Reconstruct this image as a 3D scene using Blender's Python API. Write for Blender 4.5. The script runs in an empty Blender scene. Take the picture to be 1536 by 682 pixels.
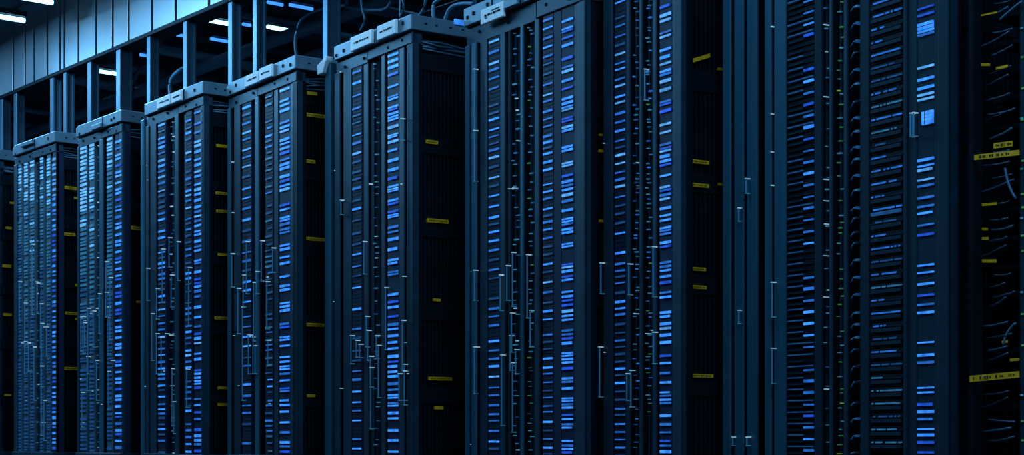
import bpy, math, random
from mathutils import Vector

# ------------------------------------------------------------------ camera, world, light, exposure
F = 2447.0                      # focal length in pixels of the 1536 px frame
ZC = 0.25                       # camera height
HOR = 660.0                     # horizon row
YAW = math.radians(51.2)
ROW_Y = 4.5
sc = bpy.context.scene
COL = sc.collection
sc.view_settings.view_transform = 'Standard'
sc.view_settings.look = 'None'
sc.view_settings.gamma = 1.0
sc.view_settings.use_curve_mapping = False
sc.view_settings.exposure = 0.0
sc.cycles.use_denoising = True
sc.cycles.max_bounces = 6
sc.cycles.sample_clamp_indirect = 3.0

cd = bpy.data.cameras.new('camera')
cam = bpy.data.objects.new('camera', cd)
COL.objects.link(cam)
cam.location = (0, 0, ZC)
cam.rotation_euler = (math.radians(90), 0, YAW)
cd.sensor_width = 36
cd.lens = 36 * F / 1536
cd.shift_y = (HOR - 341) / 1536
cd.clip_end = 100
sc.camera = cam

w = bpy.data.worlds.new('world')
sc.world = w
w.use_nodes = True
w.node_tree.nodes['Background'].inputs[0].default_value = (0.02, 0.09, 0.2, 1)
w.node_tree.nodes['Background'].inputs[1].default_value = 0.3

LIGHT_COL = (0.17, 0.55, 1.0)
def area(name, loc, sx, sy, power, rot=(0, 0, 0)):
    l = bpy.data.lights.new(name, 'AREA')
    l.shape = 'RECTANGLE'; l.size = sx; l.size_y = sy
    l.energy = power; l.color = LIGHT_COL
    o = bpy.data.objects.new(name, l); COL.objects.link(o)
    o.location = loc; o.rotation_euler = rot
    return o
# added unseen area lights over the aisle: left boost the tubes, right are fill
for (x, p) in ((-15.0, 300), (-12.6, 460), (-9.6, 100), (-7.2, 75), (-4.8, 72), (-2.4, 95), (0.2, 140)):
    area('overhead_fill', (x, 3.7 if x < -3 else 2.8, 3.9), 0.35, 1.8, p)
for (x, p) in ((-10.4, 9), (-8.2, 5)):        # added unseen fill behind the row, brightening the pipes
    area('overhead_fill', (x, 8.4, 4.05), 0.35, 1.8, p)

# ------------------------------------------------------------------ picture frame -> place
def s3(v): return max(0.0, v)
FW = Vector((-math.sin(YAW), math.cos(YAW)))
RT = Vector((math.cos(YAW), math.sin(YAW)))
def d2(px): return FW + RT * ((px - 768) / F)
def meet(px, P, e):
    """where the sight line of column px meets the ground line P + s*e: (s, depth)"""
    d = d2(px)
    det = d.x * (-e.y) + e.x * d.y
    t = (P.x * (-e.y) + e.x * P.y) / det
    q = d * t - P
    return q.dot(e), t
def row_x(px, Y): return meet(px, Vector((0, Y)), Vector((1, 0)))
def zof(py, depth): return ZC + (HOR - py) / F * depth
def at_height(px, py, z):
    t = (z - ZC) / ((HOR - py) / F)
    p = d2(px) * t
    return Vector((p.x, p.y, z))

# ------------------------------------------------------------------ materials
def mat(name, col, rough=0.5, metal=0.0, emit=None, strength=0.0, wear=0.0, scale=(8, 8, 8)):
    m = bpy.data.materials.new(name); m.use_nodes = True
    nt = m.node_tree; b = nt.nodes['Principled BSDF']
    b.inputs['Base Color'].default_value = (*col, 1)
    b.inputs['Roughness'].default_value = rough
    b.inputs['Metallic'].default_value = metal
    if emit:
        b.inputs['Emission Color'].default_value = (*emit, 1)
        b.inputs['Emission Strength'].default_value = strength
    if wear:
        tc = nt.nodes.new('ShaderNodeTexCoord'); mp = nt.nodes.new('ShaderNodeMapping')
        mp.inputs['Scale'].default_value = scale
        n = nt.nodes.new('ShaderNodeTexNoise'); n.inputs['Scale'].default_value = 1.0
        n.inputs['Detail'].default_value = 5
        nt.links.new(tc.outputs['Object'], mp.inputs[0]); nt.links.new(mp.outputs[0], n.inputs['Vector'])
        r = nt.nodes.new('ShaderNodeValToRGB')
        r.color_ramp.elements[0].position = 0.3; r.color_ramp.elements[1].position = 0.7
        r.color_ramp.elements[0].color = (*[c * (1 - wear) for c in col], 1)
        r.color_ramp.elements[1].color = (*[min(1, c * (1 + wear)) for c in col], 1)
        nt.links.new(n.outputs['Fac'], r.inputs[0]); nt.links.new(r.outputs[0], b.inputs['Base Color'])
        mr = nt.nodes.new('ShaderNodeMapRange')
        mr.inputs['To Min'].default_value = max(0.05, rough - 0.08); mr.inputs['To Max'].default_value = min(1, rough + 0.1)
        nt.links.new(n.outputs['Fac'], mr.inputs['Value']); nt.links.new(mr.outputs[0], b.inputs['Roughness'])
    return m

def glow_mat(name, col, strength, base=(0.01, 0.02, 0.05)):
    """LED bars, and painted glow on ribs and catches; brightness varies a little from place to place"""
    m = mat(name, base, 0.4, emit=col, strength=strength)
    nt = m.node_tree; b = nt.nodes['Principled BSDF']
    g = nt.nodes.new('ShaderNodeNewGeometry')
    n = nt.nodes.new('ShaderNodeTexNoise'); n.inputs['Scale'].default_value = 28
    mr = nt.nodes.new('ShaderNodeMapRange')
    mr.inputs['From Min'].default_value = 0.3; mr.inputs['From Max'].default_value = 0.7
    mr.inputs['To Min'].default_value = strength * 0.55; mr.inputs['To Max'].default_value = strength * 1.3
    nt.links.new(g.outputs['Position'], n.inputs['Vector']); nt.links.new(n.outputs['Fac'], mr.inputs['Value'])
    nt.links.new(mr.outputs[0], b.inputs['Emission Strength'])
    return m

M = dict(
    steel=mat('painted_steel', (0.023, 0.040, 0.057), 0.42, 0.35, wear=0.18, scale=(3, 3, 9)),
    cap=mat('cap_steel', (0.13, 0.16, 0.19), 0.38, 0.35, wear=0.15, scale=(4, 4, 4)),
    pale_post=mat('brushed_post', (0.034, 0.098, 0.135), 0.4, 0.3, wear=0.12, scale=(40, 40, 1)),
    panel=mat('navy_panel', (0.016, 0.018, 0.038), 0.5, 0.0, wear=0.15),
    slate=mat('slate_panel', (0.007, 0.018, 0.027), 0.6, 0.0, wear=0.15),
    dark=mat('black_steel', (0.004, 0.007, 0.010), 0.55, 0.2, wear=0.2),
    fin=mat('black_fin', (0.006, 0.010, 0.015), 0.5, 0.3, wear=0.2),
    black=mat('black_ink', (0.004, 0.005, 0.008), 0.8),
    plate=mat('white_plate', (0.95, 0.72, 0.66), 0.45, wear=0.06),
    yellow=mat('yellow_label', (1.0, 0.32, 0.0), 0.45, emit=None, wear=0.12, scale=(60, 60, 60)),
    rod=mat('steel_rod', (0.16, 0.32, 0.42), 0.35, 0.3),
    cable=mat('black_cable', (0.03, 0.05, 0.075), 0.38),
    darkcable=mat('matt_black_cable', (0.01, 0.02, 0.03), 0.4),
    bluecable=mat('blue_grey_cable', (0.06, 0.11, 0.16), 0.4),
    fascia=mat('brushed_cladding', (0.27, 0.27, 0.29), 0.38, 0.6, wear=0.10, scale=(1.2, 1.2, 0.8)),
    seam=mat('dark_seam', (0.02, 0.04, 0.06), 0.6),
    column=mat('column_steel', (0.075, 0.12, 0.16), 0.4, 0.4, wear=0.1, scale=(3, 3, 1)),
    wall=mat('dark_wall', (0.02, 0.035, 0.05), 0.7, wear=0.2),
    floor=mat('floor_vinyl', (0.03, 0.045, 0.06), 0.35, wear=0.2),
    ceiling=mat('ceiling_deck', (0.05, 0.08, 0.11), 0.6, wear=0.2, scale=(2, 2, 2)),
    tray=mat('tray_steel', (0.10, 0.15, 0.19), 0.6, 0.1, wear=0.15),
    tube=mat('fluorescent', (0.6, 0.8, 0.9), 0.4, emit=(0.25, 0.66, 1.0), strength=5),
    tube_dim=mat('fluorescent_blue', (0.3, 0.5, 0.9), 0.4, emit=(0.05, 0.28, 1.0), strength=1.3),
    b_bright=glow_mat('led_bright', (0.035, 0.26, 1.0), 1.1),
    b_pale=glow_mat('led_pale', (0.10, 0.42, 1.0), 0.85),
    rib_glow=glow_mat('painted_rib_glow', (0.11, 0.42, 0.88), 1.15),  # glow given to bare ribs for the tube light they reflect
    b_mid=glow_mat('led_mid', (0.025, 0.20, 0.85), 0.6),
    b_deep=glow_mat('led_deep', (0.012, 0.085, 0.75), 0.8),
    b_dim=glow_mat('led_dim', (0.015, 0.10, 0.33), 0.42),
    b_teal=glow_mat('led_teal', (0.035, 0.22, 0.45), 0.5),
    white=glow_mat('pilot_and_glint_white', (0.30, 0.62, 0.85), 0.75),
    tealp=glow_mat('pilot_and_glint_teal', (0.05, 0.28, 0.45), 0.45),
    green=glow_mat('pilot_green', (0.08, 0.5, 0.12), 0.28),
    lime=glow_mat('pilot_lime', (0.28, 0.75, 0.02), 0.5),
)

for k, v in dict(slate=.12, dark=.08, fin=.12, panel=.12, black=.05, steel=.3, pale_post=.35, plate=.2, column=.3, tray=.2, bluecable=.25).items():
    M[k].node_tree.nodes['Principled BSDF'].inputs['Specular IOR Level'].default_value = v
# ------------------------------------------------------------------ mesh helpers
class MB:
    def __init__(s): s.v = []; s.f = []
    def hexa(s, pts):
        n = len(s.v); s.v += [tuple(p) for p in pts]
        s.f += [tuple(n + i for i in q) for q in ((0, 3, 2, 1), (4, 5, 6, 7), (0, 1, 5, 4), (1, 2, 6, 5), (2, 3, 7, 6), (3, 0, 4, 7))]
        return s
    def box(s, x0, x1, y0, y1, z0, z1):
        x0, x1 = sorted((x0, x1)); y0, y1 = sorted((y0, y1)); z0, z1 = sorted((z0, z1))
        return s.hexa([(x0, y0, z0), (x1, y0, z0), (x1, y1, z0), (x0, y1, z0), (x0, y0, z1), (x1, y0, z1), (x1, y1, z1), (x0, y1, z1)])
    def slab(s, x0, za, x1, zb, h, y0, y1):
        """bar running from (x0, za) to (x1, zb), h tall"""
        return s.hexa([(x0, y0, za - h / 2), (x1, y0, zb - h / 2), (x1, y1, zb - h / 2), (x0, y1, za - h / 2),
                       (x0, y0, za + h / 2), (x1, y0, zb + h / 2), (x1, y1, zb + h / 2), (x0, y1, za + h / 2)])
    def prism(s, outline, y0, y1):
        """outline of (x, z) extruded along y"""
        n = len(s.v); k = len(outline)
        s.v += [(x, y0, z) for x, z in outline] + [(x, y1, z) for x, z in outline]
        s.f.append(tuple(range(n, n + k))); s.f.append(tuple(range(n + 2 * k - 1, n + k - 1, -1)))
        for i in range(k):
            j = (i + 1) % k
            s.f.append((n + j, n + i, n + k + i, n + k + j))
        return s
    def tube(s, pts, r, sides=8):
        pts = [Vector(p) for p in pts]; n = len(s.v)
        for i, p in enumerate(pts):
            t = (pts[min(i + 1, len(pts) - 1)] - pts[max(i - 1, 0)]).normalized()
            up = Vector((0, 0, 1)) if abs(t.z) < 0.9 else Vector((1, 0, 0))
            a = t.cross(up).normalized(); b = t.cross(a)
            for k in range(sides):
                an = 2 * math.pi * k / sides
                s.v.append(tuple(p + a * (r * math.cos(an)) + b * (r * math.sin(an))))
        for i in range(len(pts) - 1):
            for k in range(sides):
                k2 = (k + 1) % sides
                s.f.append((n + i * sides + k, n + i * sides + k2, n + (i + 1) * sides + k2, n + (i + 1) * sides + k))
        s.f.append(tuple(n + k for k in reversed(range(sides))))
        s.f.append(tuple(n + (len(pts) - 1) * sides + k for k in range(sides)))
        return s
    def build(s, name, m, parent=None, bevel=0.0, smooth=False):
        me = bpy.data.meshes.new(name); me.from_pydata(s.v, [], s.f); me.update()
        if smooth: me.polygons.foreach_set('use_smooth', [True] * len(me.polygons))
        me.materials.append(m)
        o = bpy.data.objects.new(name, me); COL.objects.link(o)
        if parent: o.parent = parent
        if bevel:
            bm = o.modifiers.new('bevel', 'BEVEL'); bm.width = bevel; bm.segments = 2; bm.limit_method = 'ANGLE'
        return o

def tag(o, label, cat, group=None):
    o['label'] = label; o['category'] = cat
    if group: o['group'] = group
    return o
def struct(o): o['kind'] = 'structure'; return o
def empty(name, loc, rz=0.0):
    o = bpy.data.objects.new(name, None); COL.objects.link(o)
    o.empty_display_size = 0.1; o.location = loc; o.rotation_euler = (0, 0, rz)
    return o

# ------------------------------------------------------------------ the room
XL, XR, YN, YB, ZT = -22.0, 3.0, -2.6, 9.6, 4.25
struct(MB().box(XL, XR, YN, YB, -0.1, 0).build('floor', M['floor']))
g = MB().box(XL, XR, YN, YB, ZT, ZT + 0.1)
for i in range(34):
    x = XL + 0.4 + i * 0.74
    g.box(x, x + 0.16, YN, YB, ZT - 0.14, ZT)
struct(g.build('ceiling', M['ceiling']))
struct(MB().box(XL - 0.1, XL, YN, YB, 0, ZT).build('wall_left', M['wall']))
struct(MB().box(XR, XR + 0.1, YN, YB, 0, ZT).build('wall_right', M['wall']))
struct(MB().box(XL, XR, YN - 0.1, YN, 0, ZT).build('wall_front', M['wall']))
struct(MB().box(XL, XR, YB, YB + 0.1, 0, ZT).build('wall_back', M['wall']))

# clad bulkhead over the row behind the racks
FY = 5.75
k0, k1 = 0.4116, 0.49
def fz(k):                       # height of a line of image slope k on the plane Y = FY
    s, t = row_x(100, FY); return ZC + (1358 * k) / F * t
FZ0, FZ1 = fz(k0), fz(k1)
seams = [-60, -20, 20, 37.6, 51, 71, 90, 96.5, 117.5, 144, 169, 193, 228, 263.6, 313.5, 372, 440, 515]
bulk = struct(MB().box(XL, -4.5, FY + 0.02, FY + 0.12, FZ0, ZT).build('wall_upper', M['black']))
g = MB()
for a, b in zip(seams, seams[1:]):
    g.box(row_x(a, FY)[0] + 0.018, row_x(b, FY)[0] - 0.018, FY, FY + 0.018, FZ0, FZ1)
g.build('cladding', M['fascia'], bulk, bevel=0.002)
struct(MB().box(XL, -4.5, FY - 0.012, FY + 0.16, FZ0 - 0.035, FZ0 - 0.002).build('trim_1', M['dark'], None, 0.004))
struct(MB().box(XL, -4.5, FY - 0.09, FY + 0.02, FZ1, FZ1 + 0.06).build('trim_2', M['tray'], None, 0.004))

# slim columns under the bulkhead
posts = [(20.5, 25, 34), (75, 80, 90), (95, 99, 108), (131, 136, 147), (174, 180, 199), (220, 225, 237), (274.5, 280, 293),
         (342, 348, 362.5), (379, 385, 400), (484, 491, 512), (0, 4, 14)]
names = ['second', 'fourth', 'fifth', 'sixth', 'seventh', 'eighth', 'ninth', 'tenth', 'eleventh', 'twelfth', 'first']
for (a, b, c), nm in zip(posts, names):
    x0, x1 = row_x(a, FY)[0], row_x(b, FY)[0]
    dep = meet(c, Vector((x1, FY)), Vector((0, 1)))[0]
    g = MB()                                         # H-section: front flange, web, rear flange
    g.box(x0, x1, 0, 0.02, 0, FZ0 - 0.036)
    g.box(x0 + 0.004, x1 - 0.012, 0.02, max(0.06, dep - 0.02), 0, FZ0 - 0.036)
    g.box(x0, x1 - 0.004, max(0.06, dep - 0.02), max(0.08, dep), 0, FZ0 - 0.036)
    o = g.build('steel_column', M['column'], None, 0.003)
    o.location = (0, FY, 0)
    tag(o, 'slim grey steel column under the clad bulkhead, %s from the left edge' % nm, 'column', 'steel columns behind the racks')

# ------------------------------------------------------------------ racks
RND = random.Random(5)
class Rack: pass
all_lights = []
def pr(rk, px, ly=0.0):
    """local x and depth of column px on the rack's front plane set back by ly"""
    P = rk.P + rk.ey * ly
    return meet(px, P, rk.ex)
def side(rk, px, lx=0.0):
    return meet(px, rk.P + rk.ex * lx, rk.ey)
def rz(rk, px, py, ly=0.0): return zof(py, pr(rk, px, ly)[1])

def build_rack(spec):
    rk = Rack(); rho = math.radians(spec.get('rot', 0))
    rk.ex = Vector((math.cos(rho), -math.sin(rho))); rk.ey = Vector((math.sin(rho), math.cos(rho)))
    rk.P = Vector((row_x(spec['corner'], ROW_Y)[0], ROW_Y))
    rk.top = spec['top'] if 'top' in spec else zof(spec['ytop'], row_x(spec['corner'], ROW_Y)[1])
    rk.W = -pr(rk, spec['left'])[0]; rk.D = 1.05
    R = rk.root = empty('server_rack', (rk.P.x, rk.P.y, 0), -rho)
    tag(R, spec['label'], 'server rack', 'tall server racks standing in one row')
    rk.spec = spec
    W, D, T = rk.W, rk.D, rk.top
    ch, hh = spec.get('cap_h', 0.072), spec.get('head_h', 0.14)
    MB().box(-W, 0.0, -0.02, D, 0.0, 0.17).build('plinth', M['steel'], R, 0.004)
    # dark carcass behind everything on the front
    sx = 0.045                                     # how far the side panel sits in from the corner posts
    MB().box(-W + 0.004, -sx, 0.055, D - 0.004, 0.17, T - ch).build('carcass', M['dark'], R)
    # cap
    c = spec.get('chamfer', 0.0)
    g = MB().prism([(-W - 0.004, T - ch), (0.012, T - ch), (0.012, T), (-W + c * 2.2, T), (-W - 0.004, T - c)], -0.014, D)
    cap = g.build('top_cap', M['cap'], R, 0.004)
    for sxx in spec.get('cap_seams', []):
        x = pr(rk, sxx)[0]
        MB().box(x - 0.003, x + 0.003, -0.0165, -0.012, T - ch + 0.004, T - 0.004).build('seam', M['black'], cap)
    for q in spec.get('cap_screws', []):
        x = pr(rk, q[0])[0]; z = T - ch * q[1]
        MB().box(x - 0.007, x + 0.007, -0.0175, -0.012, z - 0.008, z + 0.008).build('screw', M['black'], cap)
    for q in (0.06, 0.12, 0.2, 0.27):
        MB().box(0.010, 0.0135, q, q + 0.014, T - ch * .55, T - ch * .45).build('screw', M['black'], cap)
    for (a, b, u0, u1, kind) in spec.get('plates', []):
        x0, x1 = pr(rk, a)[0], pr(rk, b)[0]
        z0, z1 = T - ch * u0, T - ch * u1
        pm = M['plate'] if kind != 'raised' else M['cap']
        pl = MB().box(x0, x1, -0.030, -0.014, z1, z0).build('name_plate', pm, R, 0.003)
        if kind != 'raised':
            pl['label'] = 'white name plate'
            ink = MB(); wd = x1 - x0; zz = (z0 + z1) / 2
            xx = x0 + wd * .18
            while xx < x0 + wd * .82:
                q = wd * RND.uniform(.03, .12)
                ink.box(xx, xx + q, -0.0315, -0.029, zz - 0.004 * RND.uniform(.5, 1.3), zz + 0.004 * RND.uniform(.5, 1.4))
                xx += q + wd * 0.035
            if kind == 'logo':
                ink.box(x0 + wd * .2, x0 + wd * .3, -0.0315, -0.029, zz - 0.013, zz - 0.009)
                ink.box(x0 + wd * .2, x0 + wd * .22, -0.0315, -0.029, zz - 0.012, zz + 0.007)
                ink.box(x0 + wd * .5, x0 + wd * .85, -0.0315, -0.029, zz + 0.012, zz + 0.015)
            ink.build('printed_text', M['black'], pl)
    # header of the front frame, in two leaves
    zh1, zh0 = T - ch - 0.012, T - hh
    split = pr(rk, spec['split'])[0] if 'split' in spec else -W * .5
    MB().box(-W, 0, 0.006, 0.055, T - ch - 0.014, T - ch).build('shadow_gap', M['black'], R)
    hd = MB().box(-W, split - 0.003, 0, 0.055, zh0 - 0.004, zh1).box(split + 0.003, 0, -0.003, 0.055, zh0 + 0.006, zh1).build('header', M['steel'], R, 0.003)
    for q in (0.12, 0.3, 0.62, 0.88):
        x = -W * q; z = (zh0 + zh1) / 2 + RND.uniform(-.01, .01)
        MB().box(x - 0.006, x + 0.006, -0.0055, 0.0, z - 0.006, z + 0.006).build('screw', M['black'], hd)
    # strips of the front: posts, recesses, light panels, channels, server bays
    zb = 0.17
    for st in spec['strips']:
        a, b, kind = st[0], st[1], st[2]
        x0, x1 = pr(rk, a)[0], pr(rk, b)[0]
        x0 = max(x0, -W - 0.16); x1 = min(x1, 0)
        zt = zh0 + 0.002
        if kind == 'P':
            y0 = st[3] if len(st) > 3 else 0.0
            m = M[st[4]] if len(st) > 4 else M['steel']
            po = MB().box(x0, x1, y0, y0 + 0.010, zb, zt).build('post', m, R, 0.002)
            MB().box(x0 + 0.001, x1 - 0.001, y0 + 0.010, 0.058, zb, zt).build('post_shade', M['black'], po)  # black backing paints the shade in the gaps between posts
        elif kind == 'E':                            # free-standing edge of an open door, lower than the cap
            zt2 = rz(rk, (a + b) / 2, st[3])
            e = MB().box(x0, x1, -0.01, 0.03, 0.02, zt2).build('door_edge', M['pale_post'], R, 0.004)
            MB().box(x0, x1 + 0.09, 0.03, 0.045, zt2 - 0.05, zt2 - 0.02).build('hinge', M['cap'], e, 0.003)
            if len(st) > 4:
                MB().prism([(x0 - 0.05, zt2 - 0.05), (x0 + 0.01, zt2 - 0.05), (x1, zt2 + 0.01), (x1, zt2 + 0.03), (x0 - 0.05, zt2)], -0.03, 0.01).build('hinge', M['plate'], e, 0.003)
        elif kind in ('L', 'T'):
            tone = st[3]
            flush = 0.003
            lp = MB().box(x0, x1, flush, 0.058, zb, zt).build('light_panel', M['cap' if kind == 'T' else ('slate' if spec.get('dim') else 'panel')], R)
            pxm = (a + b) / 2; dep = pr(rk, pxm)[1]
            ppm = F / dep
            ys = st[4] if len(st) > 4 and st[4] else None
            bars = []
            if ys is None:
                pitch = st[5] if len(st) > 5 else 12.0
                y = HOR - (zt - ZC) * ppm + pitch * 0.6
                while y < 690:
                    if RND.random() > 0.08: bars.append(y)
                    y += pitch * RND.uniform(0.7, 1.3)
            else:
                bars = list(ys)
            srt = sorted(bars)
            for bi, y in enumerate(bars):
                z = zof(y, dep); gap = min([abs(y - q) for q in srt if q != y] + [99])
                if z > zt - 0.01 or z < zb: continue
                if kind == 'T':  # ribs glow, dimmer towards the bottom, painting the tube light they reflect
                    h = pitch * .62 / ppm * RND.uniform(.8, 1.15)
                    lim = 330 if tone == 'bright' else 270
                    u_ = y + RND.uniform(-60, 60)
                    m = 'rib_glow' if u_ < lim else ('b_teal' if u_ < lim + 130 else 'b_dim')
                elif tone == 'bright':
                    h = 3.8 / ppm * RND.uniform(0.6, 1.15)
                    m = RND.choices(('b_bright', 'b_pale', 'b_deep', 'b_mid'), (6, (9 if spec['corner'] < 200 else 3.0) if y < 300 else .1, 1.4, 1.6))[0]
                elif tone == 'mid':
                    h = 2.7 / ppm * RND.uniform(0.6, 1.3)
                    m = RND.choices(('b_bright', 'b_mid', 'b_dim', 'b_pale'), (2.5, 4, 3, 1.6 if y < 300 else .2))[0]
                else:
                    h = 2.6 / ppm * RND.uniform(0.6, 1.3)
                    m = RND.choices(('b_mid', 'b_dim', 'b_teal', 'b_bright'), (2, 4, 3, .6))[0]
                h = min(h, max(gap * .62, 1.6) / ppm)
                wd = x1 - x0
                u0 = x0 + wd * 0.06; u1 = x1 - wd * 0.06
                if tone in ('dim',) and RND.random() < .5: u0 += wd * RND.uniform(0, .4)
                if tone == 'bright' and RND.random() < .12: u1 -= wd * .1
                all_lights.append((h * (u1 - u0) * (3 if tone == 'bright' else 1), rk, lp, u0, u1, z, h, M[m]))
            # faint unlit slots between the lights
            if kind == 'L' and tone != 'bright':
                sl = MB(); z = zb + .02
                while z < zt - .02:
                    sl.box(x0 + .004, x1 - .004, flush - 0.0012, flush + 0.001, z, z + 0.006); z += 0.019
                sl.build('slot_grille', M['slate'], lp)
        elif kind == 'C':                            # wiring channel: slim conduits, pilot lights, latch rods
            chn = MB().box(x0, x1, 0.02, 0.058, zb, zt).build('wiring_channel', M['slate'], R)
            wd = x1 - x0
            for q in (0.25, 0.7):
                xx = x0 + wd * q
                MB().tube([(xx, 0.014, zb), (xx, 0.014, zt)], 0.004, 6).build('conduit', M['steel'], chn)
            dep = pr(rk, (a + b) / 2)[1]; ppm = F / dep
            dens = st[3] if len(st) > 3 else 18.0
            y = HOR - (zt - ZC) * ppm + 8
            tones = st[4] if len(st) > 4 else ('white', 'tealp', 'b_dim', 'b_teal')
            n = 0
            while y < 690 and n < 70:
                z = zof(y, dep)
                if zb < z < zt - .01:
                    q = RND.uniform(0.05, .6); ww = RND.uniform(.10, .36) * wd; hh_ = RND.uniform(0.8, 1.7) / ppm
                    mm = RND.choices(tones, (1.0, 2, 3, 4)[:len(tones)])[0]
                    MB().box(x0 + wd * q, x0 + wd * q + ww, 0.0, 0.012, z, z + hh_).build('pilot_light', M[mm], chn); n += 1
                y += dens * RND.uniform(.35, 1.5)
    # latches: slim rods whose glowing ends paint a metal glint
    for (px, ya, yb) in spec.get('latches', []):
        x, dep = pr(rk, px, -0.012)
        za, zb2 = zof(ya, dep), zof(yb, dep)
        r = max(0.0035, 0.9 * dep / F)
        l = MB().tube([(x, -0.018, za), (x, -0.018, zb2)], r, 6).build('latch_rod', M['rod'], R)
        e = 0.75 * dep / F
        MB().box(x - 2 * e, x + 2.4 * e, -0.022, 0.002, za - e * .8, za + e * .8).build('catch_glint', M['white'], l)
        MB().box(x - 1.5 * e, x + 1.7 * e, -0.022, 0.002, zb2 - e * .7, zb2 + e * .7).build('catch_glint', M['tealp'], l)
    for (px, py) in spec.get('pins', []):
        x, dep = pr(rk, px)
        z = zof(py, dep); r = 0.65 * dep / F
        MB().box(x - 2 * r, x + 2 * r, -0.008, 0.02, z - r * .8, z + r * .8).build('catch_glint', M['white'], R)  # single metal glints, painted as small glowing blocks
    # right-hand flank
    ysp = side(rk, spec['side_post'])[0]
    MB().box(-0.05, 0, 0.0, ysp, 0.17, T - ch - 0.003).build('corner_post', M['slate' if spec.get('dim') else 'steel'], R, 0.004)
    MB().box(-0.05, 0, D - 0.06, D, 0.17, T - ch - 0.003).build('corner_post', M['dark'], R, 0.004)
    g = MB(); zz0 = 0.2
    bands = spec.get('bands') or [T - .22, T - .62, T - 1.02, T - 1.42, T - 1.82]
    zones = []; prev = bands[0]
    for bz in bands[1:]:
        zones.append((bz + 0.05, prev)); prev = bz - 0.03
    zones.append((0.2, prev))
    pitch = 0.022; y = ysp + 0.02
    while y < D - 0.07:
        for z0, z1 in zones:
            if z1 - z0 > 0.05: g.box(-0.046, -0.024, y, y + 0.008, z0, z1)
        y += pitch
    sp = g.build('finned_side_panel', M['fin'], R)
    g = MB()
    for bz in bands:
        g.box(-0.046, -0.018, ysp, D - 0.06, bz - 0.03, bz + 0.05)
    g.build('cross_rail', M['dark'], R, 0.003)
    # tangle of slim cables in the open slot under the cap
    cb = MB()
    for i in range(5):
        z = bands[0] + 0.065 + i * (T - ch - bands[0] - 0.09) / 5
        cb.tube([(-0.03 + RND.uniform(-.008, .008), ysp + j * (D - .1 - ysp) / 7, z + RND.uniform(-.012, .012)) for j in range(8)], 0.006, 6)
    cb.build('side_wiring', M['cable'], R, 0, True)['kind'] = 'stuff'
    for lb in spec.get('labels', []):
        a, b, yc = lb[0], lb[1], lb[2]; hpx = lb[3] if len(lb) > 3 else 4.5; tilt = lb[4] if len(lb) > 4 else 0.0
        lx = -0.008
        ya, da = side(rk, a, lx); yb2, db = side(rk, b, lx)
        ya = max(ya, ysp * .6)
        za = zof(yc + tilt / 2, da); zb2 = zof(yc - tilt / 2, db) if tilt else za
        h = hpx / F * (da + db) / 2
        g = MB(); g.hexa([(lx - .01, ya, za - h / 2), (lx, ya, za - h / 2), (lx, yb2, zb2 - h / 2), (lx - .01, yb2, zb2 - h / 2),
                          (lx - .01, ya, za + h / 2), (lx, ya, za + h / 2), (lx, yb2, zb2 + h / 2), (lx - .01, yb2, zb2 + h / 2)])
        yl = g.build('cable_label', M['yellow'], R); yl['label'] = 'yellow cable label'
        if b - a > 16 and not tilt:
            ink = MB(); yy = ya + (yb2 - ya) * .1
            while yy < ya + (yb2 - ya) * .88:
                q = (yb2 - ya) * RND.uniform(.015, .035)
                ink.box(lx - .001, lx + .0012, yy, yy + q, za - h * .25, za + h * .22); yy += q + (yb2 - ya) * RND.uniform(.02, .05)
            ink.build('printed_text', M['black'], yl)
    return rk

Dy = [134,150,157,165,183,190,196,209,215,222,229,239,246,252,264,271,278,284,307,314,326,330,336,343,348,367,373,385,394,414,428,434,454,459,465,485,490,505,509,518,535,542,549,553,560,570,582,586,600,607,617,633,648,663,669,677]
Ey = [82,91,100,111,129,144,148,160,164,170,175,179,190,202,205,212,225,240,254,267,279,283,286,300,305,317,322,325,340,347,358,373,389,394,407,411,441,452,460,474,486,493,503,513,522,534,542,549,557,564,575,584,592,596,604,608,619,627,645,660,677]
Fy = [30,42,46,56,67,87,100,106,120,132,147,154,160,164,177,181,190,195,220,225,244,248,263,272,278,284,292,301,315,328,332,336,343,348,365,369,396,400,406,414,419,437,444,450,457,466,473,479,495,501,507,514,529,533,538,543,552,567,572,582,597,601,606,611,622,628,636,641,661,668,673,678]
Gy = [9,22,30,48,54,74,85,95,106,111,121,134,152,156,166,186,198,216,222,226,234,241,247,263,280,285,292,298,312,323,330,341,345,350,363,369,393,399,405,414,423,438,445,468,474,485,492,502,513,533,544,559,573,588,593,599,604,623,636,648,661,668,677]
Hy = [11,21,46,51,100,118,131,141,148,239,248,254,269,278,296,309,319,337,351,397,408,425,442,456,468,513,532,543,581,588,606,617,628,643,652,663,678]

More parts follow.
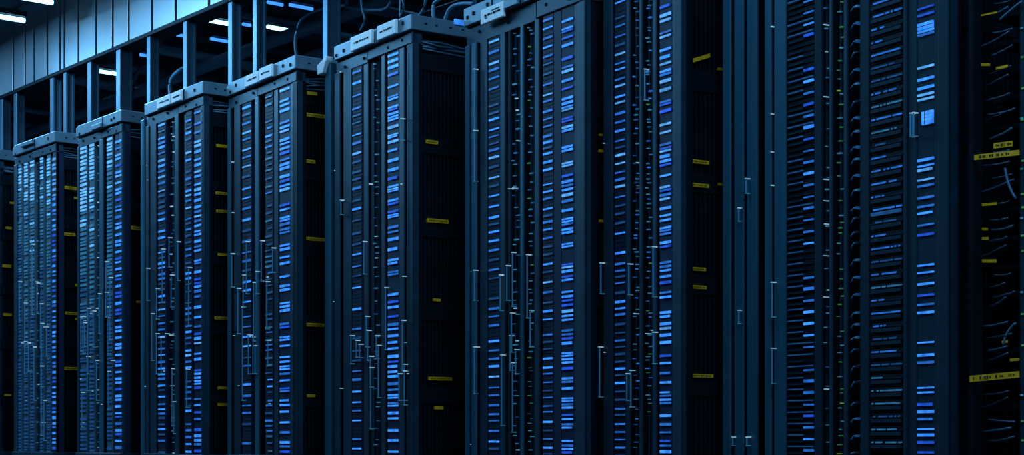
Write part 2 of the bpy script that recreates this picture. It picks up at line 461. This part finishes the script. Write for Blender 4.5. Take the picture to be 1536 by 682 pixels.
SPECS = []
SPECS.append(dict(corner=-5, left=-66, ytop=224, side_post=1, rot=0,
    label='rack cut off by the left edge of the photo, only its side showing',
    strips=[(-66, -58, 'P'), (-56, -50, 'T', 'bright', None, 6), (-48, -40, 'P'), (-38, -30, 'T', 'bright', None, 6), (-28, -17, 'P'), (-15, -7, 'L', 'bright', None, 9)],
    labels=[(9, 18, 341, 3.5), (4, 17, 398, 4.5), (5, 18, 471, 4), (15, 22, 304, 3), (7, 17, 592, 3)]))
SPECS.append(dict(corner=84, left=22, ytop=197, side_post=89, rot=0, chamfer=0.02, split=49,
    label='farthest full rack at the left, shortest in view, with five pale ribbed columns',
    cap_seams=[55], cap_screws=[(75, .5), (26, .9)], plates=[(36, 54, .1, .5, 'raised')],
    strips=[(22, 27, 'P', -.006), (27.5, 32, 'T', 'soft', None, 5), (36, 41.5, 'T', 'bright', None, 5), (45, 51, 'T', 'bright', None, 5), (54, 57, 'C', 26), (60, 64.5, 'T', 'soft', None, 5),
            (70, 75, 'T', 'bright', None, 5), (78.5, 84, 'L', 'bright', [230 + 7.6 * i + (i % 3) for i in range(59)])],
    latches=[(30, 422, 480), (38, 512, 560), (52, 520, 600), (57, 424, 470), (62, 455, 520), (67, 600, 660), (44, 514, 556)],
    pins=[(55, 422), (66, 490), (34, 514), (59, 576), (64, 633), (40, 600)],
    labels=[(97, 115, 281), (94, 113, 350), (98, 116, 469), (97, 116, 552), (112, 119, 297, 3), (113, 119, 427, 4), (113, 119, 478, 4)]))
SPECS.append(dict(corner=183.5, left=117, ytop=165, side_post=189, rot=1, chamfer=0.015, split=153,
    label='second full rack from the left, pale cap with a small tray',
    cap_seams=[157], cap_screws=[(170, .6), (174, .5), (122, .8)], plates=[(143, 157, .55, .98, 'raised')],
    strips=[(117, 119.6, 'P', -.006), (120, 130, 'T', 'bright', None, 6), (134, 141, 'T', 'bright', None, 6), (144.5, 148.5, 'C', 12), (149.5, 155, 'P', -.004, 'pale_post'), (160, 168, 'T', 'soft', None, 6),
            (172.5, 183, 'L', 'bright', [212 + 8.6 * i + 1.5 * ((i * 7) % 3) for i in range(54)])],
    latches=[(126, 474, 530), (133, 462, 560), (141, 466, 520), (150, 440, 500), (160, 438, 475), (163, 460, 530), (146, 540, 600), (124, 588, 640)],
    pins=[(128, 480), (137, 470), (146, 462), (154, 606), (165, 476), (122, 568), (140, 586), (168, 540), (126, 633)],
    labels=[(197, 214, 341), (205, 214, 452, 3.5)]))
SPECS.append(dict(corner=306, left=220, ytop=122, side_post=315, rot=2.5, split=268,
    label='third full rack from the left, two small white plates side by side',
    cap_seams=[241, 279], cap_screws=[(295, .5)], plates=[(242, 262, .1, .95, 'text'), (263.5, 278, .1, .95, 'text')],
    strips=[(213, 218, 'E', 180), (220, 224, 'P', -.006), (225, 234, 'P'), (237, 248, 'L', 'mid', None, 9), (254, 262, 'C', 13), (263, 268.5, 'P', -.005), (274, 277, 'P', .01), (278, 287, 'L', 'mid', None, 9),
            (291, 302.5, 'L', 'bright', [168,185,198,212,218,227,239,247,257,264,276,284,291,300,310,317,324,331,338,346,351,361,369,375,390,394,407,418,424,429,436,444,460,475,489,500,507,514,530,538,555,560,566,571,575,581,598,607,618,628,644,653,660,666,676]), (302.8, 306, 'P')],
    latches=[(222, 402, 450), (229, 470, 540), (236, 500, 560), (243, 505, 560), (255, 356, 400), (258, 412, 460), (262, 602, 650), (268, 362, 420)],
    pins=[(222, 248), (223, 270), (250, 500), (256, 502), (262, 602), (247, 556), (258, 578), (239, 579), (219, 579)],
    labels=[(325, 341, 218), (324, 341, 289, 4), (325, 342, 316, 4), (327, 341, 381, 4), (322, 342, 476, 4.5), (327, 341, 581, 4), (327, 341, 606, 4)]))
SPECS.append(dict(corner=445, left=343, ytop=83, side_post=455, rot=4.5, chamfer=0.022, split=387,
    label='fourth full rack from the left, chamfered cap with two joined white plates',
    cap_seams=[], cap_screws=[(428, .45), (439, .6), (349, .75), (357, .4)], plates=[(374, 394.5, .12, .98, 'text'), (396, 414.5, .02, .95, 'text')],
    strips=[(343, 347, 'P', -.008, 'pale_post'), (351, 360, 'P'), (363, 376.5, 'L', 'mid', None, 14), (378, 382, 'P', .012, 'slate'), (384, 389, 'P', -.006, 'pale_post'), (397.5, 408.5, 'L', 'dim', None, 10), (411, 417, 'P'),
            (419, 435, 'L', 'bright', Dy), (435.5, 445, 'P')],
    latches=[(349, 380, 430), (366, 412, 460), (371, 362, 440), (386, 407, 440), (374, 502, 560), (381, 505, 560), (358, 432, 500), (365, 460, 600), (384, 518, 560)],
    pins=[(349, 243), (350, 319), (386, 155), (352, 503), (376, 502), (402, 415), (359, 578), (405, 605)],
    labels=[(461, 476, 139, 5), (456, 489, 171, 5.5), (456, 473, 241, 5), (458, 488, 357, 5), (455, 487, 486, 5), (461, 473, 593, 4)]))
SPECS.append(dict(corner=618.5, left=505, ytop=22, side_post=629, rot=5, split=552,
    label='large rack left of the photo centre with two big slanted white plates on its cap',
    cap_seams=[], cap_screws=[(519, .55), (508, .7), (608, .4)], plates=[(533, 565, -.02, .95, 'text'), (573, 601, -.02, .95, 'text')],
    strips=[(490, 497, 'E', 95, 1), (503, 511, 'P', -.006), (515, 527, 'P'), (528, 542, 'L', 'mid', None, 15), (544.5, 551, 'P', .004), (553, 558, 'P', .012, 'slate'), (559, 569, 'C', 15), (572, 577, 'P'),
            (581, 598, 'L', 'bright', Ey), (599, 606, 'P'), (610, 618.5, 'P')],
    latches=[(551, 474, 520), (553, 495, 540), (557, 534, 580), (605, 480, 555), (608, 556, 600), (600, 560, 600), (604, 178, 210), (513, 300, 322), (528, 503, 545), (536, 510, 535), (541, 516, 536), (566, 503, 537)],
    pins=[(512, 108), (504, 256), (514, 301), (502, 452), (512, 582), (556, 276), (603, 276), (606, 414), (609, 513), (613, 560)],
    labels=[(639.5, 657, 212, 5.5), (641, 673, 330, 6), (650, 661, 449, 4), (643, 678, 567, 5), (652, 665, 611, 5)]))
SPECS.append(dict(corner=877, left=700, top=0, side_post=887, rot=6, split=805, cap_h=0.085, head_h=0.175,
    label='large rack right of the photo centre, one white plate on its cap',
    cap_seams=[742, 785], cap_screws=[(705, .55), (714, .45), (735, .3)], plates=[(729, 763, .55, 1.35, 'logo'), (764, 784, .45, 1.0, 'raised')],
    strips=[(699, 705, 'P', -.006, 'pale_post'), (710, 717, 'P', -.012, 'pale_post'), (720, 730.5, 'P'), (732.5, 749, 'L', 'mid', None, 13), (750, 757, 'P'), (762, 765, 'P', .0, 'slate'), (766, 781, 'C', 14), (781.5, 785, 'P', -.004, 'pale_post'), (790, 801, 'C', 12, ('green', 'tealp', 'b_dim', 'b_teal')), (802, 808, 'P'),
            (814, 829, 'L', 'mid', None, 12), (830, 841, 'P', .002, 'panel'), (842, 860, 'L', 'bright', Fy), (860.5, 877, 'P', .002)],
    latches=[(713, 104, 195), (713, 196, 272), (713, 405, 450), (713, 520, 590), (752, 412, 465), (762, 398, 450), (767, 503, 555), (797, 465, 520), (775, 524, 560)],
    pins=[(713, 104), (712, 195), (712, 273), (709, 407), (712, 448), (717, 520), (713, 589), (708, 666), (777, 211), (771, 282), (765, 283)],
    labels=[(900, 904, 202, 3), (899, 905, 226, 4), (900, 905, 331, 4)]))
SPECS.append(dict(corner=1022, left=905, top=0, side_post=1030, rot=7, split=965, cap_h=0.08, head_h=0.15,
    label='second rack from the right, between the centre rack and the nearest rack, plain front posts',
    strips=[(905, 918, 'P'), (922, 938, 'L', 'mid', None, 12.5), (939, 944, 'P'), (948, 959.5, 'C', 12, ('tealp', 'b_mid', 'b_dim', 'b_teal')), (960, 963.5, 'P', -.004), (967, 978, 'C', 10, ('green', 'tealp', 'b_mid', 'b_teal')), (979, 984, 'P'),
            (989, 1007, 'L', 'bright', Gy), (1007.5, 1022, 'P', .002)],
    latches=[(903, 394, 440), (901, 520, 595), (948, 555, 610), (969, 104, 150), (942, 560, 600)],
    pins=[(907, 215), (957, 244), (971, 500), (979, 495), (908, 528), (953, 470)],
    bands=None,
    labels=[(1032, 1065, 88, 6, 10), (1078, 1087, 103, 4), (1031, 1064, 240.5, 5.5), (1033, 1064, 276, 5.5), (1079, 1088, 276, 4), (1034, 1059, 402, 5), (1031, 1060, 429, 5), (1031, 1070, 562.5, 5.5)]))
SPECS.append(dict(corner=1423, left=1087, top=0, side_post=1438, rot=8, split=1250, cap_h=0.08, head_h=0.15, dim=1,
    label='nearest and widest rack, bare steel posts on its left, blue-lit panel on its right',
    strips=[(1087, 1098, 'P', -.01, 'pale_post'), (1103, 1116, 'P', -.006, 'pale_post'), (1120, 1135, 'P', 0, 'pale_post'), (1148, 1157, 'P', -.004, 'pale_post'), (1161, 1178, 'P', 0, 'pale_post'),
            (1221.5, 1232, 'P', 0, 'slate'), (1234, 1244, 'C', 26), (1245, 1248.5, 'P', -.004), (1254, 1266, 'C', 16, ('lime', 'green', 'tealp', 'green')), (1267, 1271, 'P', -.004),
            (1290, 1303, 'P', 0, 'slate'), (1356, 1361, 'P', -.004, 'slate'), (1361.5, 1375, 'P', 0.001, 'slate'), (1375.2, 1402, 'L', 'bright', Hy), (1402.2, 1423, 'P', .001, 'slate')],
    latches=[(1121, 268, 290), (1110, 312, 332), (1160, 423, 475), (1160, 522, 575), (1368, 170, 205), (1110, 465, 485), (1122, 655, 668), (1101, 655, 668), (1372, 169, 204)],
    pins=[(1159, 40), (1159, 171), (1159, 228), (1159, 278), (1159, 423), (1238, 37), (1238, 145), (1238, 269), (1238, 301), (1239, 336), (1238, 383), (1238, 445), (1239, 583)],
    labels=[]))

# heights of the racks whose caps leave the frame
def top_from(slope, px):
    s, t = row_x(px, ROW_Y); return zof(660 - slope * (px + 1200), t)
SPECS[6]['top'] = top_from(0.3475, 877)
SPECS[7]['top'] = top_from(0.3505, 1022)
SPECS[8]['top'] = top_from(0.3505, 1423)
for k, (lo, hi, n) in {1: (26, 76, 5), 2: (122, 170, 6), 3: (226, 288, 5), 4: (354, 412, 5), 5: (544, 612, 5), 6: (752, 806, 5), 7: (942, 982, 3)}.items():
    for j in range(n):
        ya = RND.uniform(360, 560); SPECS[k]['latches'].append((RND.uniform(lo, hi), ya, ya + RND.uniform(35, 110)))
racks = [build_rack(s) for s in SPECS]

# indicator lights and glowing ribs: on each rack the hundred largest are parts of their own, the rest is one part
for rk in racks:
    mine = sorted([a for a in all_lights if a[1] is rk], key=lambda a: -a[0])
    rest = {}
    for k, (_, _, lp, u0, u1, z, h, m) in enumerate(mine):
        if k < 98:
            MB().box(u0, u1, -0.002, 0.006, z - h / 2, z + h / 2).build('indicator_light', m, lp)
        else:
            rest.setdefault(m.name, (m, MB()))[1].box(u0, u1, -0.002, 0.006, z - h / 2, z + h / 2)
    if rest:
        v, f, ms, idx = [], [], [], []
        for m, mb in rest.values():
            n = len(v); v += mb.v; f += [tuple(n + i for i in q) for q in mb.f]
            idx += [len(ms)] * len(mb.f); ms.append(m)
        me = bpy.data.meshes.new('lights_and_rib_glow'); me.from_pydata(v, [], f)
        for m in ms: me.materials.append(m)
        me.polygons.foreach_set('material_index', idx); me.update()
        o = bpy.data.objects.new('small_lights_and_rib_glow', me); COL.objects.link(o); o.parent = rk.root; o['kind'] = 'stuff'

# small lit display windows on the panel of the nearest rack
H = racks[8]
for (a, b, y0, y1, nm) in ((1377, 1400, 33, 43, 'slanted'), (1383, 1400, 166, 186, 'square')):
    x0, x1 = pr(H, a)[0], pr(H, b)[0]; dep = pr(H, (a + b) / 2)[1]
    z0, z1 = zof(y1, dep), zof(y0, dep)
    d = MB().box(x0, x1, -0.004, 0.006, z0, z1).build('display_window', M['b_bright'], H.root, 0.002)
    g = MB()
    if nm == 'square':
        g.box(x0 + (x1 - x0) * .3, x0 + (x1 - x0) * .36, -0.0055, -0.003, z0, z1)
        d2_ = MB()
        for q in (.3, .55, .8): d2_.box(x0 + .003, x1 - .003, -0.005, -0.003, z0 + (z1 - z0) * q, z0 + (z1 - z0) * (q + .1))
        d2_.build('readout', M['b_pale'], d)
    else:
        g.box(x0, x1, -0.0055, -0.003, z0 + (z1 - z0) * .42, z0 + (z1 - z0) * .5)
    g.build('divider', M['black'], d)

# a small lit blue display on the flank of the big rack's cap
E = racks[5]
ya, da = side(E, 681, 0.012); yb, db = side(E, 700, 0.012)
g = MB().box(0.012, 0.02, ya, yb + .05, zof(36, da), zof(28.5, da)).build('display_window', M['b_bright'], E.root)

# ------------------------------------------------------------------ servers in the nearest rack
ORD = ['topmost', 'second', 'third', 'fourth', 'fifth', 'sixth', 'seventh', 'eighth', 'ninth', 'tenth', 'eleventh', 'twelfth', 'thirteenth', 'fourteenth',
       'fifteenth', 'sixteenth', 'seventeenth', 'eighteenth', 'nineteenth', 'twentieth', 'twenty-first', 'twenty-second', 'twenty-third', 'twenty-fourth',
       'twenty-fifth', 'twenty-sixth', 'twenty-seventh', 'twenty-eighth', 'twenty-ninth', 'thirtieth', 'thirty-first', 'thirty-second', 'thirty-third',
       'thirty-fourth', 'thirty-fifth', 'thirty-sixth', 'thirty-seventh', 'thirty-eighth', 'thirty-ninth', 'fortieth', 'forty-first', 'forty-second', 'forty-third']
def to_world(rk, x, y, z):
    p = rk.P + rk.ex * x + rk.ey * y; return (p.x, p.y, z)
rho = -math.radians(8)
def server(rk, a, b, z, h, desc, group, kind):
    x0, x1 = pr(rk, a)[0], pr(rk, b)[0]; wd = x1 - x0
    t = empty('rack_server', to_world(rk, x0, 0, z), rho)
    tag(t, desc, 'server', group)
    g = MB().box(0.001, wd - 0.001, 0.004, 0.052, 0, h * .93)
    g.box(0.001, wd - 0.001, 0.0, 0.006, h * .55, h * .66)       # a thin lip along the front
    g.build('chassis', M['dark'], t, 0.001)
    lit = RND.random()
    if kind == 'left':
        if lit < .85:
            MB().box(wd * .62, wd * .97, -0.003, 0.003, h * .3, h * .3 + RND.uniform(.10, .26) * h).build('indicator_light', M[RND.choice(('b_bright', 'b_mid', 'b_mid', 'b_deep'))], t)
        if RND.random() < .75:
            MB().box(wd * .02, wd * RND.choice((.58, .58, .95)), -0.002, 0.003, h * .70, h * .80).build('status_strip', M['b_dim'], t)
        MB().box(wd * .03, wd * .6, -0.0015, 0.004, h * .1, h * .25).build('vent_slot', M['slate'], t)
    else:
        g = MB(); q = .05
        ln = RND.choice((.45, .95, .95, .8))
        while q < ln:
            if RND.random() < .85: g.box(wd * q, wd * (q + .035), -0.003, 0.003, h * .62, h * .75)
            q += .055
        if g.v: g.build('port_light_row', M[RND.choice(('b_mid', 'b_dim', 'b_mid', 'b_teal'))], t)
        MB().box(wd * .02, wd * .95, -0.002, 0.003, h * .22, h * .5).build('face_strip', M['b_dim'] if RND.random() < .06 else M['slate'], t)
for kind, a, b, pitch, side_word in (('left', 1181, 1221.3, 17.2, 'left'), ('right', 1305.5, 1354, 19.5, 'right')):
    dep = pr(H, (a + b) / 2)[1]; y = -6 + pitch; i = 0
    while y < 684 + pitch:
        z = zof(y, dep)
        if z > 0.19:
            server(H, a, b, z, pitch / F * dep,
                   'slim server in the %s bay of the nearest rack, %s down from the frame edge' % (side_word, ORD[i]) if i else
                   'slim server in the %s bay of the nearest rack, topmost in the picture' % side_word,
                   'servers in the %s bay of the nearest rack' % side_word, kind)
            i += 1
        y += pitch

# patch cables in the bay between the server stacks
x0, x1 = pr(H, 1272)[0], pr(H, 1289)[0]; dep = pr(H, 1280)[1]; wd = x1 - x0
y = 14
while y < 680:
    z = zof(y, dep); rise = RND.uniform(.006, .03)
    t = empty('patch_cable', to_world(H, x0, 0, z), rho)
    tag(t, 'short grey-blue patch cable in the narrow bay left of the right-hand servers', 'cable', 'patch cables in the nearest rack')
    MB().tube([(wd * .1, 0.02, -rise / 2), (wd * .35, -0.004, -rise * .3), (wd * .65, -0.006, rise * .3), (wd * .9, 0.012, rise / 2)], 0.0032, 6).build('sheath', M['bluecable'], t, 0, True)
    MB().box(wd * .72, wd * .95, -0.006, 0.02, rise * .3 - .003, rise * .3 + .005).build('plug', M[RND.choice(('b_dim', 'rod', 'slate'))], t)  # some plugs get a faint painted glow, though they are no lamps
    y += RND.uniform(16, 30)

# ------------------------------------------------------------------ open cable rack at the right edge
P9 = Vector((row_x(1600, ROW_Y)[0], ROW_Y))
Hh = Rack(); Hh.P = P9; r9 = math.radians(3)
Hh.ex = Vector((math.cos(r9), -math.sin(r9))); Hh.ey = Vector((math.sin(r9), math.cos(r9)))
R9 = Hh.root = empty('open_cable_rack', (P9.x, P9.y, 0), -r9)
tag(R9, 'open black rack full of loose cabling at the right edge of the photo', 'server rack')
xl = pr(Hh, 1452)[0]; T9 = SPECS[8]['top']
MB().box(xl, xl + 0.02, 0.0, 0.05, 0, T9).build('post', M['dark'], R9, 0.003)
MB().box(-0.05, 0, 0.0, 0.05, 0, T9).build('post', M['dark'], R9, 0.003)
MB().box(xl, 0, 0.30, 0.32, 0, T9).build('back_panel', M['dark'], R9)
MB().box(xl, 0, 0.0, 0.32, T9, T9 + 0.06).build('top_cap', M['dark'], R9)
MB().box(xl, 0, 0.0, 0.32, 0.0, 0.1).build('plinth', M['dark'], R9)
xr0, xr1 = pr(Hh, 1524)[0], pr(Hh, 1537)[0]
rail = MB().box(xr0, xr1 + .01, 0.02, 0.05, 0.1, T9).build('patch_rail', M['slate'], R9, 0.002)
dep9 = pr(Hh, 1530)[1]
for i, y in enumerate((40, 84, 131, 176, 178, 240, 252, 290, 310, 326, 352, 375, 437, 470, 517, 592, 631, 660)):
    z = zof(y, dep9); q = .004
    xx = xr0 + .004 + (i % 3) * .002
    q = .0028
    MB().box(xx, xx + .009, 0.016, 0.022, z - q, z + q).box(xx + .003, xx + .006, 0.0155, 0.02, z - .001, z + .001).build('pilot_light', M['green' if i % 3 else 'tealp'], rail)
for i, y in enumerate(range(20, 680, 42)):
    dd = pr(Hh, 1490, .06)[1]; z = zof(y, dd)
    MB().box(xl + .02, -0.05, 0.10, 0.30, z - 0.012, z + .004).build('shelf', M['dark'], R9, 0.002)
for i in range(34):
    y = 6 + i * 20 + RND.uniform(-6, 6)
    xa, da_ = pr(Hh, 1466 + RND.uniform(0, 22), .03); xb = pr(Hh, 1521 + RND.uniform(-14, 2), .03)[0]
    z = zof(y, da_); n = 9; sag = RND.uniform(.004, .022); slope = RND.uniform(-.01, .035)
    if 60 < y < 110: slope += .02
    pts = []
    for j in range(n):
        u = j / (n - 1); pts.append((xa + (xb - xa) * u, 0.03 + 0.015 * (1 - u) + RND.uniform(-.003, .003), z + slope * u - sag * .2 * math.sin(math.pi * u)))
    t = MB().tube(pts, RND.uniform(.0028, .005), 7).build('network_cable', M[RND.choice(('cable', 'darkcable', 'darkcable'))], None, 0, True)
    t.location = (P9.x, P9.y, 0); t.rotation_euler = (0, 0, -r9)
    tag(t, 'thin dark cable running sideways in the open rack at the right edge', 'cable', 'loose cables in the open rack')
for (px0, y0, px1, y1, px2, y2, lab) in ((1500, 30, 1512, 18, 1533, 2, 'pale cable rising to the top right corner of the photo'),
                                    (1508, 252, 1511, 280, 1524, 298, 'short curved cable hanging below the double yellow label'),
                                    (1505, 518, 1508, 496, 1524, 484, 'cable looping upward above the long lowest yellow label')):
    pts = []
    for u in [k / 10 for k in range(11)]:
        bx = (1 - u) ** 2 * px0 + 2 * u * (1 - u) * px1 + u * u * px2; by = (1 - u) ** 2 * y0 + 2 * u * (1 - u) * y1 + u * u * y2
        lx, dd = pr(Hh, bx, 0.012); pts.append((lx, 0.012, zof(by, dd)))
    t = MB().tube(pts, .004, 7).build('network_cable', M['bluecable'], None, 0, True)
    t.location = (P9.x, P9.y, 0); t.rotation_euler = (0, 0, -r9); tag(t, lab, 'cable')
for (a, b, ya_, yb_, h, txt) in ((1463, 1530, 236.5, 229, 8, 1), (1492, 1520, 219, 215.5, 8, 1), (1456, 1530, 568, 561, 9.5, 1), (1463, 1486, 21, 16, 2.5, 0), (1463, 1475, 95, 95, 4, 0),
                             (1485, 1502, 101, 97, 4, 0), (1464, 1486, 306, 304, 4, 0), (1464, 1472, 342, 342, 4, 0), (1464, 1473, 356, 356, 4, 0), (1464, 1485, 390, 390, 5, 0), (1494, 1502, 512, 511, 4, 0), (1506, 1520, 539, 538, 4, 0)):
    x0, d0 = pr(Hh, a, .0); x1, d1 = pr(Hh, b, .0)
    za, zb_ = zof(ya_, d0), zof(yb_, d1); hh = h / F * (d0 + d1) / 2
    yy = -0.006 if txt else 0.03
    l = MB().slab(x0, za, x1, zb_, hh, yy, yy + .004).build('cable_label', M['yellow'], R9); l['label'] = 'yellow cable label'
    if txt:
        ink = MB(); u = .08
        while u < .93:
            q = RND.uniform(.012, .03)
            xs, xe = x0 + (x1 - x0) * u, x0 + (x1 - x0) * (u + q); zs = za + (zb_ - za) * u
            if RND.random() < .75:
                ink.slab(xs, zs, xe, zs + (zb_ - za) * q, hh * RND.choice((.5, .28, .5)), yy - .001, yy + .001)
            u += q + RND.uniform(.012, .04)
        ink.build('printed_text', M['black'], l)

# ------------------------------------------------------------------ ceiling tubes
def tube_light(p, ln, m, lab, grp=None, r=0.02):
    """a tube running across the row (along Y) from p toward the viewer's side or away"""
    t = empty('fluorescent_tube', (p.x, p.y, p.z))
    tag(t, lab, 'light', grp)
    MB().tube([(0, 0, 0), (0, ln, 0)], r, 10).build('tube', M[m], t, 0, True)
    MB().box(-0.05, 0.05, 0, ln, r + 0.005, r + 0.05).build('housing', M['dark'], t)
    for q in (0.15, 0.85):
        MB().box(-0.008, 0.008, ln * q - .008, ln * q + .008, r + 0.05, ZT - 0.02 - p.z).build('hanger', M['dark'], t)
    return t
TZ = 3.82
p1 = at_height(79, 4, TZ); p2 = at_height(37, 31, TZ)
tube_light(p1, -2.6, 'tube', 'bright fluorescent tube at the very top left of the photo, the nearer one')
tube_light(p2, -2.6, 'tube', 'bright fluorescent tube at the upper left, below and left of the topmost tube')
for k in range(1, 4):
    tube_light(Vector((p1.x + 1.4 * k, p1.y - .3, TZ)), -2.6, 'tube', 'fluorescent tube hung over the aisle above the top edge of the photo', 'ceiling tubes over the aisle')
rear = [(146, 106.5, 175, 'tube', 'short bright tube seen behind the columns above the second full rack'),
        (122, 103, 131, 'tube_dim', 'small dim blue tube beside the short bright tube behind the columns'),
        (302, 28.5, 343, 'tube', 'dashed bright tube behind the columns, right below the bulkhead edge'),
        (364, 36, 376, 'tube_dim', 'short tube seen between the two close columns'),
        (401, 40, 440, 'tube', 'bright tube right of the two close columns, the lower of two'),
        (401, 3, 424, 'tube_dim', 'blue tube near the top edge, right of the two close columns'),
        (434, 7, 469, 'tube_dim', 'dim blue tube near the top edge, farther right of the close columns'),
        (265, 52, 275, 'tube_dim', 'small dim tube just left of the ninth column'),
        (316, 58, 343, 'tube_dim', 'dim blue tube below the dashed bright tube, left of the tenth column'),
        (210, 82, 219, 'tube_dim', 'tiny dim tube just left of the eighth column')]
for (a, y, b, m, lab) in rear:
    z = TZ - 0.2
    p = at_height(a, y, z)
    s = meet(b, Vector((p.x, p.y)), Vector((0, 1)))[0]
    tube_light(p, s, m, lab, None, 0.016 if m == 'tube' else 0.013)

# ------------------------------------------------------------------ trays, pipes and cables behind the row
def pipe(pts, r, m, name, lab, cat, grp=None):
    return tag(MB().tube(pts, r, 10).build(name, M[m], None, 0, True), lab, cat, grp)
for i, (y, z, r) in enumerate(((6.5, 3.35, .05), (6.9, 3.05, .04), (7.4, 3.5, .07), (7.9, 2.85, .05), (8.4, 3.2, .06))):
    pipe([(-20, y, z), (-5, y, z)], r, 'tray', 'ceiling_pipe', 'long horizontal pipe running behind the columns over the racks', 'pipe', 'pipes behind the columns')
for i in range(12):
    x = -17.5 + i * 1.02; z = 3.62 - 0.06 * (i % 3)
    pipe([(x, 6.1, z), (x, 7.4, z - .03), (x + .1, 9.4, z)], .03 + .012 * (i % 2), 'tray', 'cross_pipe', 'dim pipe crossing behind the columns toward the back wall', 'pipe', 'cross pipes behind the columns')
for k, (y, z) in enumerate(((6.35, 2.75), (8.8, 2.5))):
    g = MB().box(-19, -5, y, y + .02, z, z + .07).box(-19, -5, y + .4, y + .42, z, z + .07)
    x = -19
    while x < -5: g.box(x, x + .03, y, y + .42, z, z + .015); x += .3
    t = g.build('cable_tray', M['tray'])
    tag(t, 'ladder cable tray hung behind the columns, %s one' % ('nearer and higher' if k == 0 else 'farther and lower'), 'cable tray')
def img_cable(pts, Y, r, lab, m='bluecable'):
    w3 = []
    for (px, py) in pts:
        x, dd = row_x(px, Y); w3.append(Vector((x, Y, zof(py, dd))))
    sm = []
    for i in range(len(w3) - 1):
        p0, p1_, p2_, p3 = w3[max(i - 1, 0)], w3[i], w3[i + 1], w3[min(i + 2, len(w3) - 1)]
        for k in range(5):
            u = k / 5
            sm.append(0.5 * ((2 * p1_) + (p2_ - p0) * u + (2 * p0 - 5 * p1_ + 4 * p2_ - p3) * u * u + (3 * p1_ - p0 - 3 * p2_ + p3) * u ** 3))
    sm.append(w3[-1]); sm.append(Vector((w3[-1].x + .03, Y, ZT - .05)))
    tag(MB().tube(sm, r, 8).build('hanging_cable', M[m], None, 0, True), lab, 'cable')
img_cable([(257, 150), (255, 130), (259, 116), (272, 104), (290, 96)], 6.0, 0.0174, 'thick cable bending up behind the ninth column')
img_cable([(446, 90), (443, 60), (452, 30), (480, 14), (520, 8)], 6.2, 0.0116, 'cable loop rising behind the gap right of the two close columns')
img_cable([(540, 46), (547, 30), (543, 12), (541, -10)], 5.9, 0.0081, 'thin cable rising from the left end of the double-plate rack cap')
img_cable([(512, 8), (545, 14), (575, 14), (586, 4), (588, -8)], 6.3, 0.0116, 'curved cable across the dark gap above the double-plate rack')
img_cable([(600, -8), (606, 8), (600, 26)], 6.2, 0.0081, 'thin cable near the top edge above the right white plate')
img_cable([(628, 24), (636, 12), (640, -8)], 5.9, 0.0093, 'faint slanted cable above the corner of the double-plate rack')
img_cable([(650.5, 30), (650.5, 8), (655, 2), (668, -6)], 5.2, 0.0104, 'upright cable with a square bend above the double-plate rack')
img_cable([(668, 30), (673, 16), (682, 8), (697, 5), (712, 6)], 5.2, 0.0104, 'curved cable arching into the cap of the centre rack')
img_cable([(120, 150), (127, 120), (140, 100), (165, 94)], 6.75, 0.0174, 'dim cable curving behind the sixth column', 'cable')
img_cable([(196, 150), (202, 120), (214, 100), (240, 92)], 6.3, 0.0174, 'dim cable curving behind the eighth column', 'cable')
